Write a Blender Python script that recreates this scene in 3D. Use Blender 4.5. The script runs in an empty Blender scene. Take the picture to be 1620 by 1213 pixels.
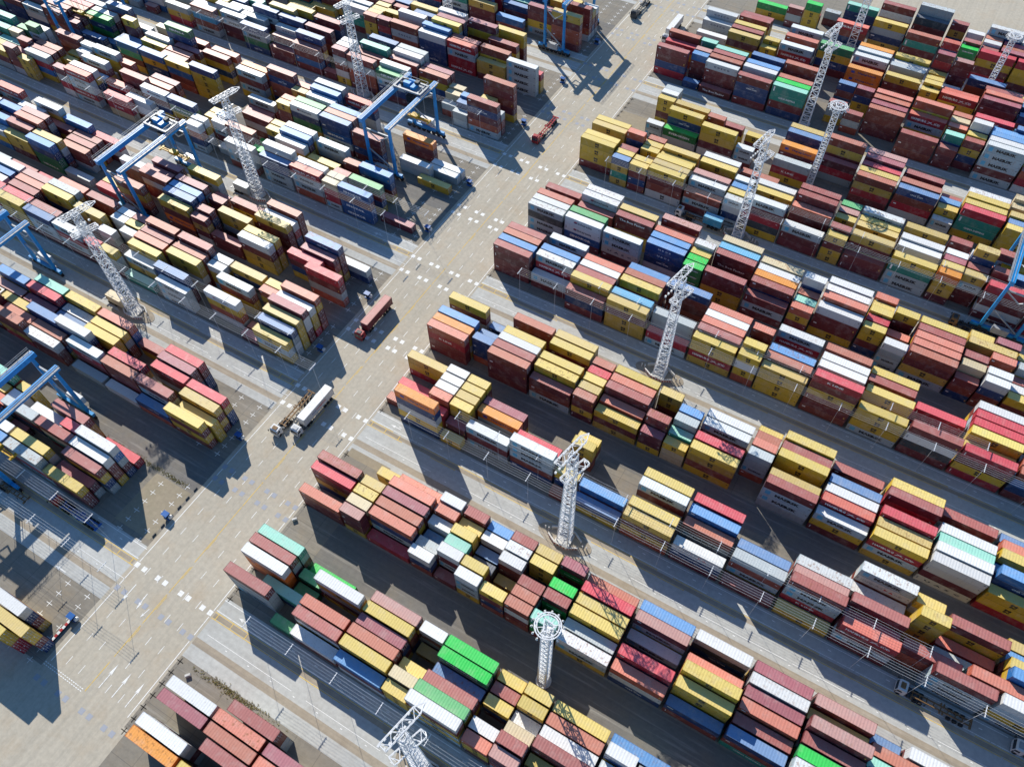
# container terminal seen from the air
EXPOSURE = 0.15
FRONT = [-12.3, 21.0, 49.0, 81.6, 105.7, 138.4, 162.2, 194.7, 222.8, 256, 280.5, 313, 337]
STACKS = {
 (0,0): "2649L46yyrr 3152L46oyy 3282L46y",
 (0,1): "2691L46yym 3151L46wgmg",
 (0,2): "2648L46wbmyw 3297L46m",
 (0,3): "3153L46m 3282L46m 3410L46p",
 (0,4): "3152L46wm 3281L46p 3411L46m",
 (0,5): "3295L46m",
 (1,0): "2506L38ymmg 3215s18n 3281L22w 3411L38Bm 3540s42yy 3606L63wm 3735s43py 3800s52m",
 (1,1): "2500L28mgr 3086L47mgg 3281L45mw 3411L48y 3540s48t 3606L56n 3735s43w 3800s56m 3866L38y",
 (1,2): "2264s18m 2524L45mybg 3151L27k 3281L46p 3411L48m 3540s38y 3606L48m 3800s43t 3866L56m",
 (1,3): "2524L48wmm 3086L45woo 3215s18n 3411L44m 3606L33b 3735s38y 3800s32w 3866L44w",
 (1,4): "2234s33wgg 2329L38wM 2459s47r 2524L52wBgm 3086L45mgm 3215s24n 3281L52w 3411L48y 3540s12y 3606L48E 3735s38m 3800s44y 3866L43m 3995s63w",
 (1,5): "2237s34yyy 2394L48m 2524L18rm 3086L42kgmn 3216L12e 3411L45m 3540s42wm 3606L46e 3735s38y 3800s46y 3866L42y",
 (2,0): "2104L38wmm 2258L18gg 2388L12w 2518L22bp 2648L43ymym 3086L32pmm 3215s42mmmy 3281L12r 3410s38wbm 3475s12m 3540s47wMMy 3605s43ymbm 3670s45m 3735s47kEEm 3801L33wMyM 3931L38pwbm 4061L27bm",
 (2,1): "2102L38m 2258L45Mr 2388L42mmm 2518L45mM 2656L34yy 3215s42t 3281L42pbM 3410s32g 3475s48wm 3540s48y 3670s44m 3801L34g 3931L46r 4061L47yyy 4191L38mmBm 4321L42e",
 (2,2): "2193L52w 2388L44r 2648L42ymym 3086L42rmy 3215s43y 3281L43m 3410s28b 3475s43k 3540s25K 3605s12y 3670s42m 3735s45mEE 3801L42ym 4061L55y 4191L42p 4321L44m",
 (2,3): "2258L42yyb 2518L43rm 2648L43ryb 3086L46mg 3215s42y 3281L45m 3410s38w 3475s45yy 3540s28b 3605s42wmm 3735s45en 3801L42y 3931L28M 4061L42p 4191L42m 4321L54m",
 (2,4): "2258L42ygm 2518L46m 3281L47p 3410s42p 3475s38y 3540s38wm 3605s44w 3670s42yyy 3801L45r 3931L46mM 4191L45w",
 (2,5): "2388L26m 2518L45rm 3215s28yy 3281L32p 3410s45w 3475s42m 3540s38B 3605s42m 3670s42y 3735s46mE 3801L38m 3931L42B 4061L43wK 4191L43m 4321L42m 4450s22b 4516L38w",
 (3,0): "1597L47yyym 1729L46bMMm 1862L47MrMm 1994s42rmm 2060s42yggm 2126L18k 2283L38MMM 2590s12m 2656L37y 3151L58o 3280s18y 3605s18my 3671L22b 3801L42ymyp 3931L36Wbm 4061L12m 4191L18y 4321L43HmM 4516L44mMMM 4646L47wM",
 (3,1): "1729L44m 2126L36My 2259L44b 2457L44I 2590s12m 2656L42b 3086L12m 3215s32r 3280s23m 3346L38MmM 3476L52MMM 3605s36y 3671L32Bm 3801L45y 4061L43gmM 4191L52mMMr",
 (3,2): "1440L42w 1597L47m 1994s42w 2126L45yy 2656L48yyyy 3215s43p 3280s42yy 3476L42r 3931L38mM 4061L42b 4191L46mMMr 4321L48mm 4516L22g 4646L52B",
 (3,3): "1447L44B 1597L48p 1729L52y 1862L48yy 2060s43w 2126L48p 2259L48yy 2457L46M 2656L52mwwm 3086L12r 3215s42w 3280s42y 3346L38ow 3801L48Mm 3931L42B 4191L44M 4450s58yyyy 4516L26Hm",
 (3,4): "1464L48w 1597L48m 1729L52g 1994s44ww 2060s46y 2126L48m 2259L48m 2391s42w 2590s42py 2656L48wyyr 3215s42w 3280s42y 3346L37mm 3605s42y 3801L48y 3931L45rr 4321L22w 4516L48m 4646L32B",
 (3,5): "1729L48p 1862L48mm 1994s44w 2060s46m 2126L52m 2259L52m 2391s42w 2457L42yb 2590s42y 2656L52pymm 3086L36yyr 3215s43w 3280s42ym 3605s36y 4321L45MWm 4450s38y 4646L32y",
 (4,0): "1327L38yymy 1457L48Bbnn 1588L12gM 1741L18r 1872L47my 2070L48ymo 2201s42m 2267L27mm 2399L48wmyy 2656L48r 3086L46prmm 3281L48mmmm 3411L38mmMM 3540s42mmym 3606L32ymy 3735s33mmy 3800s32ytt 3866L46yymy 4061L48mMMg 4191L35Mym 4321L42yHMy 4451L46wwmU 4581L38yyrm",
 (4,1): "1328L48m 1461L48y 1741L16y 2070L52b 2201s47m 2399L48ymyy 2564L42rm 3086L45o 3215s42bbb 3281L48m 3411L46yy 3540s42y 3606L38p 3735s48mm 3800s38k 3866L48r 4061L42y 4191L42Hg 4321L42y 4451L48w 4581L54B",
 (4,2): "1346L52p 1543L36mmM 1938L52m 2070L52B 2267L45yyg 2596L47m 3086L46B 3215s38b 3281L48w 3411L47y 3540s43y 3606L48mm 3800s46g 3995s45gg 4191L42w 4321L48rr 4451L44k",
 (4,3): "1346L52m 1543L38m 1807L42w 1921L48m 2070L54m 2201s44m 2399L52ymm 2596L54b 3281L46y 3540s42r 3606L47p 3800s47B 3866L43Mm 3995s46p 4061L48y 4191L42b 4451L43w 4581L46y",
 (4,4): "1412L37m 1543L38m 1938L52m 2181s38m 2267L43my 2399L48wrb 2662L22Mb 3086L47ymw 3215s28b 3411L46ym 3540s44m 3606L48y 3735s45yy 3866L43w 3995s42m 4061L45m 4321L48mr 4581L42p",
 (4,5): "1149L52HMr 1346L52M 1478L44B 1609L38r 2070L53y 2399L52mmm 3281L44mm 3411L47y 3995s38y 4061L48y 4191L32mm 4321L46y 4451L38m",
 (5,0): "940s48mmmw 1002s36yyy 1217s48mgrw 1283L52HMMH 1462L38rrt 1871s45wpbM 2044L42w 2198L43bbMM 2329L48HMMp 2460s44trrM 2525L47SmSS 3346L38mbm 3476L47ymyy 3606L22rM 3736L44yyHy 3865s48y 3931L43yyyy 4061L62rmymm 4191L42yyyM 4321L48mwKm",
 (5,1): "1021L42grBy 1283L52w 1544L38IIm 1871s47w 1963L18MM 2133s38EEE 2198L53w 2329L48w 2460s45t 2656L12m 3086L46mmmm 3216L26Mm 3346L47y 3476L48c 3606L42g 3736L48m 3865s52y 3931L48m 4451L37ybm",
 (5,2): "956s48m 1021L42m 1348s38B 1413L38H 1610L52I 1740L52bn 1937s44wM 2002L48m 2460s42m 2525L42nmb 3086L46B 3216L45MH 3346L45m 3606L12g 3736L48p 3931L48B 4061L52w 4191L45yy 4451L48yy",
 (5,3): "870s46t 1021L42m 1152s32y 1283L52M 1479L52m 1871s38y 1937s48B 2198L48w 2329L38y 3086L47m 3216L45B 3346L45w 3476L48y 3736L47w 4061L52w 4321L38rr 4451L48r",
 (5,4): "890s48n 956s58n 1152s38y 1217s48w 1316s28w 1563L42p 1871s38y 2067s18e 2133s46y 2198L52B 2460s42mm 2525L46Bbm 3086L46m 3346L44p 3476L48m 3736L46p 3865s42pmg 4191L38m 4451L48r",
 (5,5): "825s26m 890s38B 956s48w 1086L55m 1217s52w 1283L54M 1413s48p 1568L43m 2002L45m 2133s47y 2198L52w 2329L48M 3216L43M 3476L46B 3606L46b 3931L43MH 4061L43m 4191L38y 4451L48w",
 (6,0): "1667L52byyy 1901L18m 2073s48ym 2138L52Ibn 2268L52bbS 2398L48mmbm 2658L12y 3086L43MKMM 3216L46IISm 3346L45MMUm 3605s42EEE 3671L46mmyy 3801L36m 3930s42py 4190s42wgMM 4256L47mmyMM 4385s34mmb 4450s46wbm",
 (6,1): "838L43mm 968s36mb 1033L22b 1488L42mmcr 1899L28MH 2073s48p 2138L52n 2268L52m 2568L22w 3086L43w 3216L47n 3476L43NNb 3605s42e 3801L47mbm 3930s42k 3996L48w 4125s43yymb 4256L48p 4385s44tt 4450s47w",
 (6,2): "838L45m 968s38m 1115s12B 1228L32b 1358L42yMm 1488L43p 2268L52B 2658L18M 3086L43p 3476L44B 3605s42y 3801L47o 3930s43m 3996L52p 4125s44r 4190s33p 4256L48p 4385s46m",
 (6,3): "1033L42ebe 1250s58y 1358L47w 1506L45m 1813L47MmM 2073s47y 2138L48I 2658L18w 3216L38m 3346L45Tm 3476L44p 3605s48w 3671L45mT 3801L46w 3930s58wbm 4125s48y 4256L48m 4450s45pm",
 (6,4): "1033L43w 1228L43MMm 1454L65n 1618L42my 1813L48o 1943L57m 2073s48p 2138L52B 2528L32omm 3086L38m 3216L47I 3346L47y 3671L45c 3801L48t 3996L42w 4125s43y 4190s48y 4256L48y",
 (6,5): "1098L54b 1358L48t 1488L44pm 1639L43p 2138L54g 2268L48Hb 3216L47w 3476L45m 3671L47t 3996L44I 4125s47p 4190s23pm 4385s42yy 4450s47mm",
 (7,0): "966s12gm 1065s18mg 1207L33gyr 1356L45mcm 1616L43bMn 1746L22m 1876L42mmB 2006s18m 2071s57mg 2136L54mgpp 2266L48nMbm 2591s27gg 2656L54m 3215s43byky 3280s42ymbm 3346L48ymmY 3476L32mM 3605s42MwbM 3671L54MmrKy 3801L37Mmm 3930s42ymyy 3996L28mm 4126L47ykMM 4255s47oyym 4386L52r",
 (7,1): "1161L14gyr 1486L42MMm 1746L35m 1876L53b 2071s57w 2266L52w 2526s22gmn 2591s32b 2656L38gpm 3086L48yyym 3215s43y 3280s42y 3346L48y 3476L42M 3605s44y 3930s47m 3996L48ym 4255s48y 4320s47yMm",
 (7,2): "1570L42M 1746L42C 2071s57w 2136L47m 2526s32t 2591s38B 3086L47y 3215s42m 3346L48y 3476L45m 3605s45B 3801L48pmM 4126L45w 4255s48m 4320s48m 4385s54m",
 (7,3): "1486L42wb 1616L54b 1746L53b 1876L52m 2006s32EEm 2136L55k 2266L48m 2396L44my 2526s36t 2656s34y 3280s43y 3346L42y 3605s48M 3671L42y 3801L57m 3930s43y 3996L42y 4126L48w 4255s48w 4320s65y",
 (7,4): "1681L58y 2093L38m 2266L52w 2396L44m 2656L58mmmm 3086L48y 3215s52p 3280s43y 3346L48y 3476L47y 3671L44w 3801L58m 3930s45m 3996L42y 4320s48w",
 (7,5): "1746L57y 1876L54m 2136L52b 2266L52g 3086L48y 3215s36m 3280s44m 3476L48w 3606L42my 3801L32m 3930s46n 3996L48M 4126L46y 4255s48mm 4320s32m 4385s52m",
 (8,0): "1610L23y 2000s45my 2065s46mrb 2130L48mCp 2260L48wbb 2390L48HMrH 2520L32yym 2650L48MMMM 3215s28MM 3281L28Ew 3411L48yym 3540s32MM 3671L37gry 4190s28MM 4386L46yyyy",
 (8,1): "1701L22yM 1870L42wkk 2000s44y 2260L52B 2390L48m 2520L48my 2717s32r 3281L48yb 3931L42myr 4061L44bmr 4190s36y",
 (8,2): "2000s43y 2065s45y 2130L52w 2287L57y 3410s48m 3671L42o 3931L42y 4061L46m 4190s38B 4256L45yby 4385s48y",
 (8,3): "1805L22w 2000s44y 2086L34m 2291L57m 2520L48my 3215s42yym 3281L42y 3411L35m 3671L24w 3801L32mrg 3931L43r 4190s32m 4256L47y",
 (8,4): "2065s42m 2163L44b 2415L58m 3215s45w 3540s22ym 3671L48bb 3801L57my 3931L48m 4061L42m 4256L45w 4385s42t",
 (8,5): "2130L48y 2260L52w 2390L42my 2520L52y 3215s44g 3671L48y 3931L48my 4385s48t",
 (9,0): "2404L22B 2656L56ym 3215s12bb 3281L12T 3411L47mbbm 3541L48kkmb 3996L38mmm 4125s32mmm 4256L55MMMm",
 (9,1): "2374L12M 2534L48mmy 3086L46mmbr 3281L44CmmT 3541L48e 3800s32mgmk 4125s46kb 4190s45mybm 4256L55w",
 (9,2): "2404L32bm 3215s42Bmm 3281L47m 3411L48w 3541L48m 3735s34m 3866L42mmmm 4125s22mm 4190s47y 4256L55B",
 (9,3): "2656L53mmm 3215s43m 3281L48m 3411L48B 3866L43m 3996L44HM 4125s43p 4190s58w 4256L54B",
 (9,4): "2717s43y 3086L38r 3281L48k 3541L55m 3866L45m 3996L57p 4125s46t 4190s42y 4321L58b",
 (9,5): "2717s44w 3086L45m 3215s45k 3411L47b 3541L42b 3735s43bm 3800s43mb 3866L47p 3996L44y 4125s47m 4191L52r 4321L46c",
 (10,0): "3281L45ym 3410s38y 3736L44oo 3995s42yy 4061L47Hy 4191L54mmm",
 (10,1): "3151L27w 3281L47m 3410s42y 3476L43MH 3866L42ymm 3995s48y 4061L43Hy 4191L56p",
 (10,2): "3281L48y 3995s48y 4191L47p",
 (10,3): "3151L32CC 3476L44p 3606L48nyb",
 (10,4): "3151L42C 3281L48m 3736L48Mm 3866L42M 3995s42y 4191L42mm",
 (10,5): "3281L45m 3476L46M 3736L48o 3866L48y 3995s65mr 4060s62m",
 (11,0): "3410s34mgm 3475s47e 3606L32Hm 3866L44mk 3995s45Hb 4060s43EE",
 (11,1): "3281L22ey 3475s28mk 3736L43ygb 4060s48m 4125s43mmyb 4191L48m",
 (11,2): "4125s48w",
 (11,3): "3540s27gm 4125s48m",
 (11,4): "3736L52m 3866L46Km 4060s43w 4126L58M",
 (11,5): "3606L32kb 3736L33M 3866L58gg 3995s46my 4125s43B 4191L42M",
}
import bpy, math, random
import numpy as np
from mathutils import Vector, Matrix
random.seed(7); rng = np.random.default_rng(7)
D = bpy.data; SC = bpy.context.scene; COL = SC.collection

# ------------------------------------------------------------------ camera, light, sky
CAMH = 179.5; FPX = 1245.03798
yaw, pitch, roll = 2.11711354, 0.96239366, -0.02052766
f = Vector((math.cos(yaw)*math.cos(pitch), math.sin(yaw)*math.cos(pitch), -math.sin(pitch)))
r0 = Vector((math.sin(yaw), -math.cos(yaw), 0)); u0 = r0.cross(f)
rr = math.cos(roll)*r0 + math.sin(roll)*u0; uu = rr.cross(f)
cam = D.cameras.new('camera'); camo = D.objects.new('camera', cam); COL.objects.link(camo)
camo.matrix_world = Matrix(((rr.x, uu.x, -f.x, 0), (rr.y, uu.y, -f.y, 0), (rr.z, uu.z, -f.z, CAMH), (0, 0, 0, 1)))
cam.sensor_width = 36; cam.sensor_fit = 'HORIZONTAL'; cam.lens = FPX/1620*36
cam.clip_start = 1; cam.clip_end = 5000
SC.camera = camo

SUN_EL = math.radians(34.5); SDIR = Vector((0.80, -0.60, 0)).normalized()
sun = D.lights.new('sun', 'SUN'); suno = D.objects.new('sun', sun); COL.objects.link(suno)
lv = Vector((SDIR.x*math.cos(SUN_EL), SDIR.y*math.cos(SUN_EL), -math.sin(SUN_EL)))
suno.rotation_euler = lv.to_track_quat('-Z', 'Y').to_euler(); suno.location = (0, 0, 300)
sun.energy = 5.0; sun.angle = math.radians(0.5); sun.color = (1.0, 0.945, 0.85)
W = D.worlds.new('World'); SC.world = W; W.use_nodes = True
nt = W.node_tree; nt.nodes.clear()
sky = nt.nodes.new('ShaderNodeTexSky'); sky.sky_type = 'NISHITA'; sky.sun_disc = False
sky.sun_elevation = SUN_EL; sky.sun_rotation = math.atan2(-SDIR.x, -SDIR.y)
sky.air_density = 1.0; sky.dust_density = 0.2; sky.ozone_density = 3.0
bg = nt.nodes.new('ShaderNodeBackground'); bg.inputs[1].default_value = 0.1
wo = nt.nodes.new('ShaderNodeOutputWorld')
tn = nt.nodes.new('ShaderNodeMix'); tn.data_type = 'RGBA'; tn.blend_type = 'MULTIPLY'; tn.inputs[0].default_value = 1; tn.inputs[7].default_value = (.72, 1.0, 1.18, 1); nt.links.new(sky.outputs[0], tn.inputs[6]); nt.links.new(tn.outputs[2], bg.inputs[0]); nt.links.new(bg.outputs[0], wo.inputs[0])
SC.view_settings.view_transform = 'Standard'; SC.view_settings.look = 'None'
SC.view_settings.exposure = EXPOSURE; SC.view_settings.gamma = 1
SC.render.engine = 'CYCLES'; SC.cycles.max_bounces = 5; SC.cycles.diffuse_bounces = 3
SC.cycles.glossy_bounces = 2; SC.cycles.use_denoising = True
SC.cycles.use_adaptive_sampling = True

# ------------------------------------------------------------------ materials
def newmat(name, rough=0.6, metal=0.0):
    m = D.materials.new(name); m.use_nodes = True
    b = m.node_tree.nodes['Principled BSDF']
    b.inputs['Roughness'].default_value = rough; b.inputs['Metallic'].default_value = metal
    return m, m.node_tree, b
def N(t, kind, **kw):
    n = t.nodes.new(kind)
    for k, v in kw.items():
        if k == 'ins':
            for kk, vv in v.items(): n.inputs[kk].default_value = vv
        else: setattr(n, k, v)
    return n
def noise(t, scale, detail=4, vec=None, rough=.55):
    n = N(t, 'ShaderNodeTexNoise', ins={'Scale': scale, 'Detail': detail, 'Roughness': rough})
    if vec is not None: t.links.new(vec, n.inputs['Vector'])
    return n.outputs['Fac']
def ramp(t, fac, stops):
    n = N(t, 'ShaderNodeValToRGB'); e = n.color_ramp.elements
    while len(e) < len(stops): e.new(0.5)
    for i, (p, c) in enumerate(stops):
        e[i].position = p; e[i].color = (c, c, c, 1) if isinstance(c, (int, float)) else (*c, 1)
    t.links.new(fac, n.inputs[0]); return n.outputs[0]
def mix(t, a, b, fac, mode='MIX'):
    n = N(t, 'ShaderNodeMix', data_type='RGBA', blend_type=mode)
    for s, v in ((0, fac), (6, a), (7, b)):
        if hasattr(v, 'is_output') or isinstance(v, bpy.types.NodeSocket): t.links.new(v, n.inputs[s])
        else: n.inputs[s].default_value = v if s == 0 else (*v, 1)
    return n.outputs[2]
def math_(t, op, a, b=None, c=None):
    n = N(t, 'ShaderNodeMath', operation=op)
    for i, v in enumerate((a, b, c)):
        if v is None: continue
        if isinstance(v, bpy.types.NodeSocket): t.links.new(v, n.inputs[i])
        else: n.inputs[i].default_value = v
    return n.outputs[0]
def mapping(t, scale, rot=0):
    g = N(t, 'ShaderNodeNewGeometry'); mp = N(t, 'ShaderNodeMapping')
    mp.inputs['Scale'].default_value = scale; mp.inputs['Rotation'].default_value = (0, 0, rot)
    t.links.new(g.outputs['Position'], mp.inputs['Vector']); return mp.outputs[0]

def concrete(name, base, dark, light, streak=0.0, axis='x', tint=(.30, .26, .20), joints=0.0, speck=.06):
    m, t, b = newmat(name, .9)
    pos = mapping(t, (1, 1, 1))
    c = mix(t, dark, light, ramp(t, noise(t, .035, 5, pos), [(.3, 0), (.72, 1)]))
    c = mix(t, c, base, .55)
    fine = noise(t, .9, 6, pos, .7)
    c = mix(t, c, (0, 0, 0), math_(t, 'MULTIPLY', ramp(t, fine, [(.35, 1), (.62, 0)]), .16))
    blot = noise(t, .14, 6, pos, .65)
    c = mix(t, c, tint, math_(t, 'MULTIPLY', ramp(t, blot, [(.50, 0), (.68, 1)]), .38))
    spk = noise(t, 3.2, 3, pos, .8)
    c = mix(t, c, (.05, .05, .05), math_(t, 'MULTIPLY', ramp(t, spk, [(.66, 0), (.74, 1)]), speck*5))
    if streak:
        sv = mapping(t, (.02, 1.1, 1) if axis == 'x' else (1.1, .02, 1))
        st = noise(t, 1.0, 4, sv, .6)
        c = mix(t, c, (.10, .10, .10), math_(t, 'MULTIPLY', ramp(t, st, [(.48, 0), (.68, 1)]), streak))
        st2 = noise(t, 1.7, 3, mapping(t, (.03, .6, 1) if axis == 'x' else (.6, .03, 1)), .6)
        c = mix(t, c, (.9, .87, .8), math_(t, 'MULTIPLY', ramp(t, st2, [(.55, 0), (.72, 1)]), streak*.5))
    if joints:
        g = N(t, 'ShaderNodeNewGeometry'); sx = N(t, 'ShaderNodeSeparateXYZ'); t.links.new(g.outputs['Position'], sx.inputs[0])
        for o, per in ((0, 6.5), (1, 5.6)):
            md = math_(t, 'PINGPONG', sx.outputs[o], per/2)
            ln = math_(t, 'LESS_THAN', md, .07)
            c = mix(t, c, (.12, .11, .10), math_(t, 'MULTIPLY', ln, joints))
    t.links.new(c, b.inputs['Base Color'])
    bp = N(t, 'ShaderNodeBump', ins={'Strength': .35, 'Distance': .05}); t.links.new(fine, bp.inputs['Height'])
    t.links.new(bp.outputs[0], b.inputs['Normal'])
    return m
M_ground = concrete('yard_pad_concrete', (.27, .245, .20), (.17, .155, .13), (.36, .32, .26), .22, 'x', (.30, .23, .14), .55, .10)
M_road = concrete('road_concrete', (.52, .47, .375), (.44, .395, .315), (.60, .545, .44), .13, 'y', (.44, .33, .21), .0, .02)
M_lane = concrete('lane_concrete', (.56, .565, .535), (.46, .46, .43), (.64, .64, .60), .10, 'x', (.34, .31, .27), .0, .06)
M_gap = concrete('gap_asphalt', (.20, .19, .175), (.13, .125, .12), (.27, .255, .225), .30, 'x', (.22, .18, .12), .0, .08)
M_tan = concrete('drain_strip', (.42, .355, .27), (.33, .28, .21), (.50, .43, .33), .25, 'x', (.25, .2, .14), .0, .04)
M_soil = concrete('dry_soil', (.36, .30, .21), (.24, .21, .15), (.46, .39, .28), .0, 'x', (.20, .19, .12), .0, .14)

def simple(name, c, rough=.55, metal=0.0, var=.25, sc=.6):
    m, t, b = newmat(name, rough, metal)
    n = ramp(t, noise(t, sc, 5, mapping(t, (1, 1, 1))), [(.3, 1-var), (.7, 1)])
    t.links.new(mix(t, c, n, 1.0, 'MULTIPLY'), b.inputs['Base Color']); return m
def worn(name, c, under, amt=.5):
    m, t, b = newmat(name, .8)
    n = ramp(t, noise(t, 1.6, 6, mapping(t, (1, 1, 1)), .75), [(.52, 0), (.66, 1)])
    t.links.new(mix(t, c, under, math_(t, 'MULTIPLY', n, amt)), b.inputs['Base Color']); return m
M_white = worn('white_marking_paint', (.86, .86, .83), (.48, .44, .37), .75)
M_yel = worn('yellow_marking_paint', (.74, .50, .10), (.48, .43, .34), .8)
M_grey = worn('grey_marking_paint', (.36, .38, .43), (.44, .41, .36), .6)
M_mast = simple('white_galvanised_steel', (.84, .85, .86), .5, .0, .12)
M_steel = simple('grey_steel', (.42, .44, .46), .5, .1, .3)
M_blue = simple('crane_blue_paint', (.025, .34, .78), .42, 0, .3)
M_black = simple('black_rubber', (.02, .02, .022), .85)
M_dark = simple('dark_machinery', (.05, .06, .07), .6)
M_wire = simple('pale_cable', (.62, .64, .66), .6, .0, .1)
M_redp = simple('red_paint', (.45, .03, .03), .4)
M_whp = simple('white_paint', (.80, .80, .78), .4, 0, .15)
M_bluep = simple('blue_paint', (.02, .13, .42), .4)
M_brown = simple('rusty_brown_steel', (.30, .17, .07), .7, 0, .5)
M_yelp = simple('yellow_machine_paint', (.70, .42, .03), .5)
M_glass = simple('dark_windscreen', (.02, .03, .04), .12, 0, .0)
M_conc2 = simple('barrier_concrete', (.72, .70, .66), .8)

def paint_mat(name, bumpy=True, rough=.5):
    m, t, b = newmat(name, rough)
    a = N(t, 'ShaderNodeAttribute', attribute_name='col')
    g = N(t, 'ShaderNodeNewGeometry')
    sp = N(t, 'ShaderNodeSeparateXYZ'); t.links.new(g.outputs['Position'], sp.inputs[0])
    sn = N(t, 'ShaderNodeSeparateXYZ'); t.links.new(g.outputs['Normal'], sn.inputs[0])
    pos = g.outputs['Position']
    big = noise(t, .45, 5, pos, .65)
    c = mix(t, a.outputs['Color'], (.62, .56, .50), math_(t, 'MULTIPLY', ramp(t, big, [(.50, 0), (.74, 1)]), .26))
    str_ = noise(t, 1.0, 4, mapping(t, (2.6, 2.6, .25)), .6)
    c = mix(t, c, (.06, .05, .045), math_(t, 'MULTIPLY', ramp(t, str_, [(.55, 0), (.78, 1)]), .30))
    ru = noise(t, 1.15, 6, pos, .72)
    rf = math_(t, 'MULTIPLY', ramp(t, ru, [(.54, 0), (.60, 1)]), math_(t, 'SUBTRACT', 1.0, a.outputs['Alpha']))
    c = mix(t, c, (.30, .12, .035), rf)
    fl = noise(t, 2.7, 4, pos, .8)
    c = mix(t, c, (.12, .06, .035), math_(t, 'MULTIPLY', ramp(t, fl, [(.67, 0), (.72, 1)]), .35))
    t.links.new(c, b.inputs['Base Color'])
    if bumpy:
        # pressed steel ribs: across the roof, upright on the walls
        horiz = math_(t, 'ABSOLUTE', sn.outputs[0])
        w1 = math_(t, 'SINE', math_(t, 'MULTIPLY', sp.outputs[0], 2*math.pi/.62))
        w2 = math_(t, 'SINE', math_(t, 'MULTIPLY', sp.outputs[1], 2*math.pi/.6))
        mm = N(t, 'ShaderNodeMix', data_type='FLOAT'); t.links.new(math_(t, 'GREATER_THAN', horiz, .5), mm.inputs[0])
        t.links.new(w1, mm.inputs[2]); t.links.new(w2, mm.inputs[3])
        seam = math_(t, 'LESS_THAN', math_(t, 'PINGPONG', sp.outputs[0], .625), .09)
        h = math_(t, 'SUBTRACT', mm.outputs[0], math_(t, 'MULTIPLY', seam, 1.6))
        h = math_(t, 'ADD', h, math_(t, 'MULTIPLY', noise(t, .8, 3, pos), 2.5))
        bp = N(t, 'ShaderNodeBump', ins={'Strength': .30, 'Distance': .03}); t.links.new(h, bp.inputs['Height'])
        t.links.new(bp.outputs[0], b.inputs['Normal'])
    return m
M_cont = paint_mat('container_paint')
M_let = paint_mat('lettering_paint', False)

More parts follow.
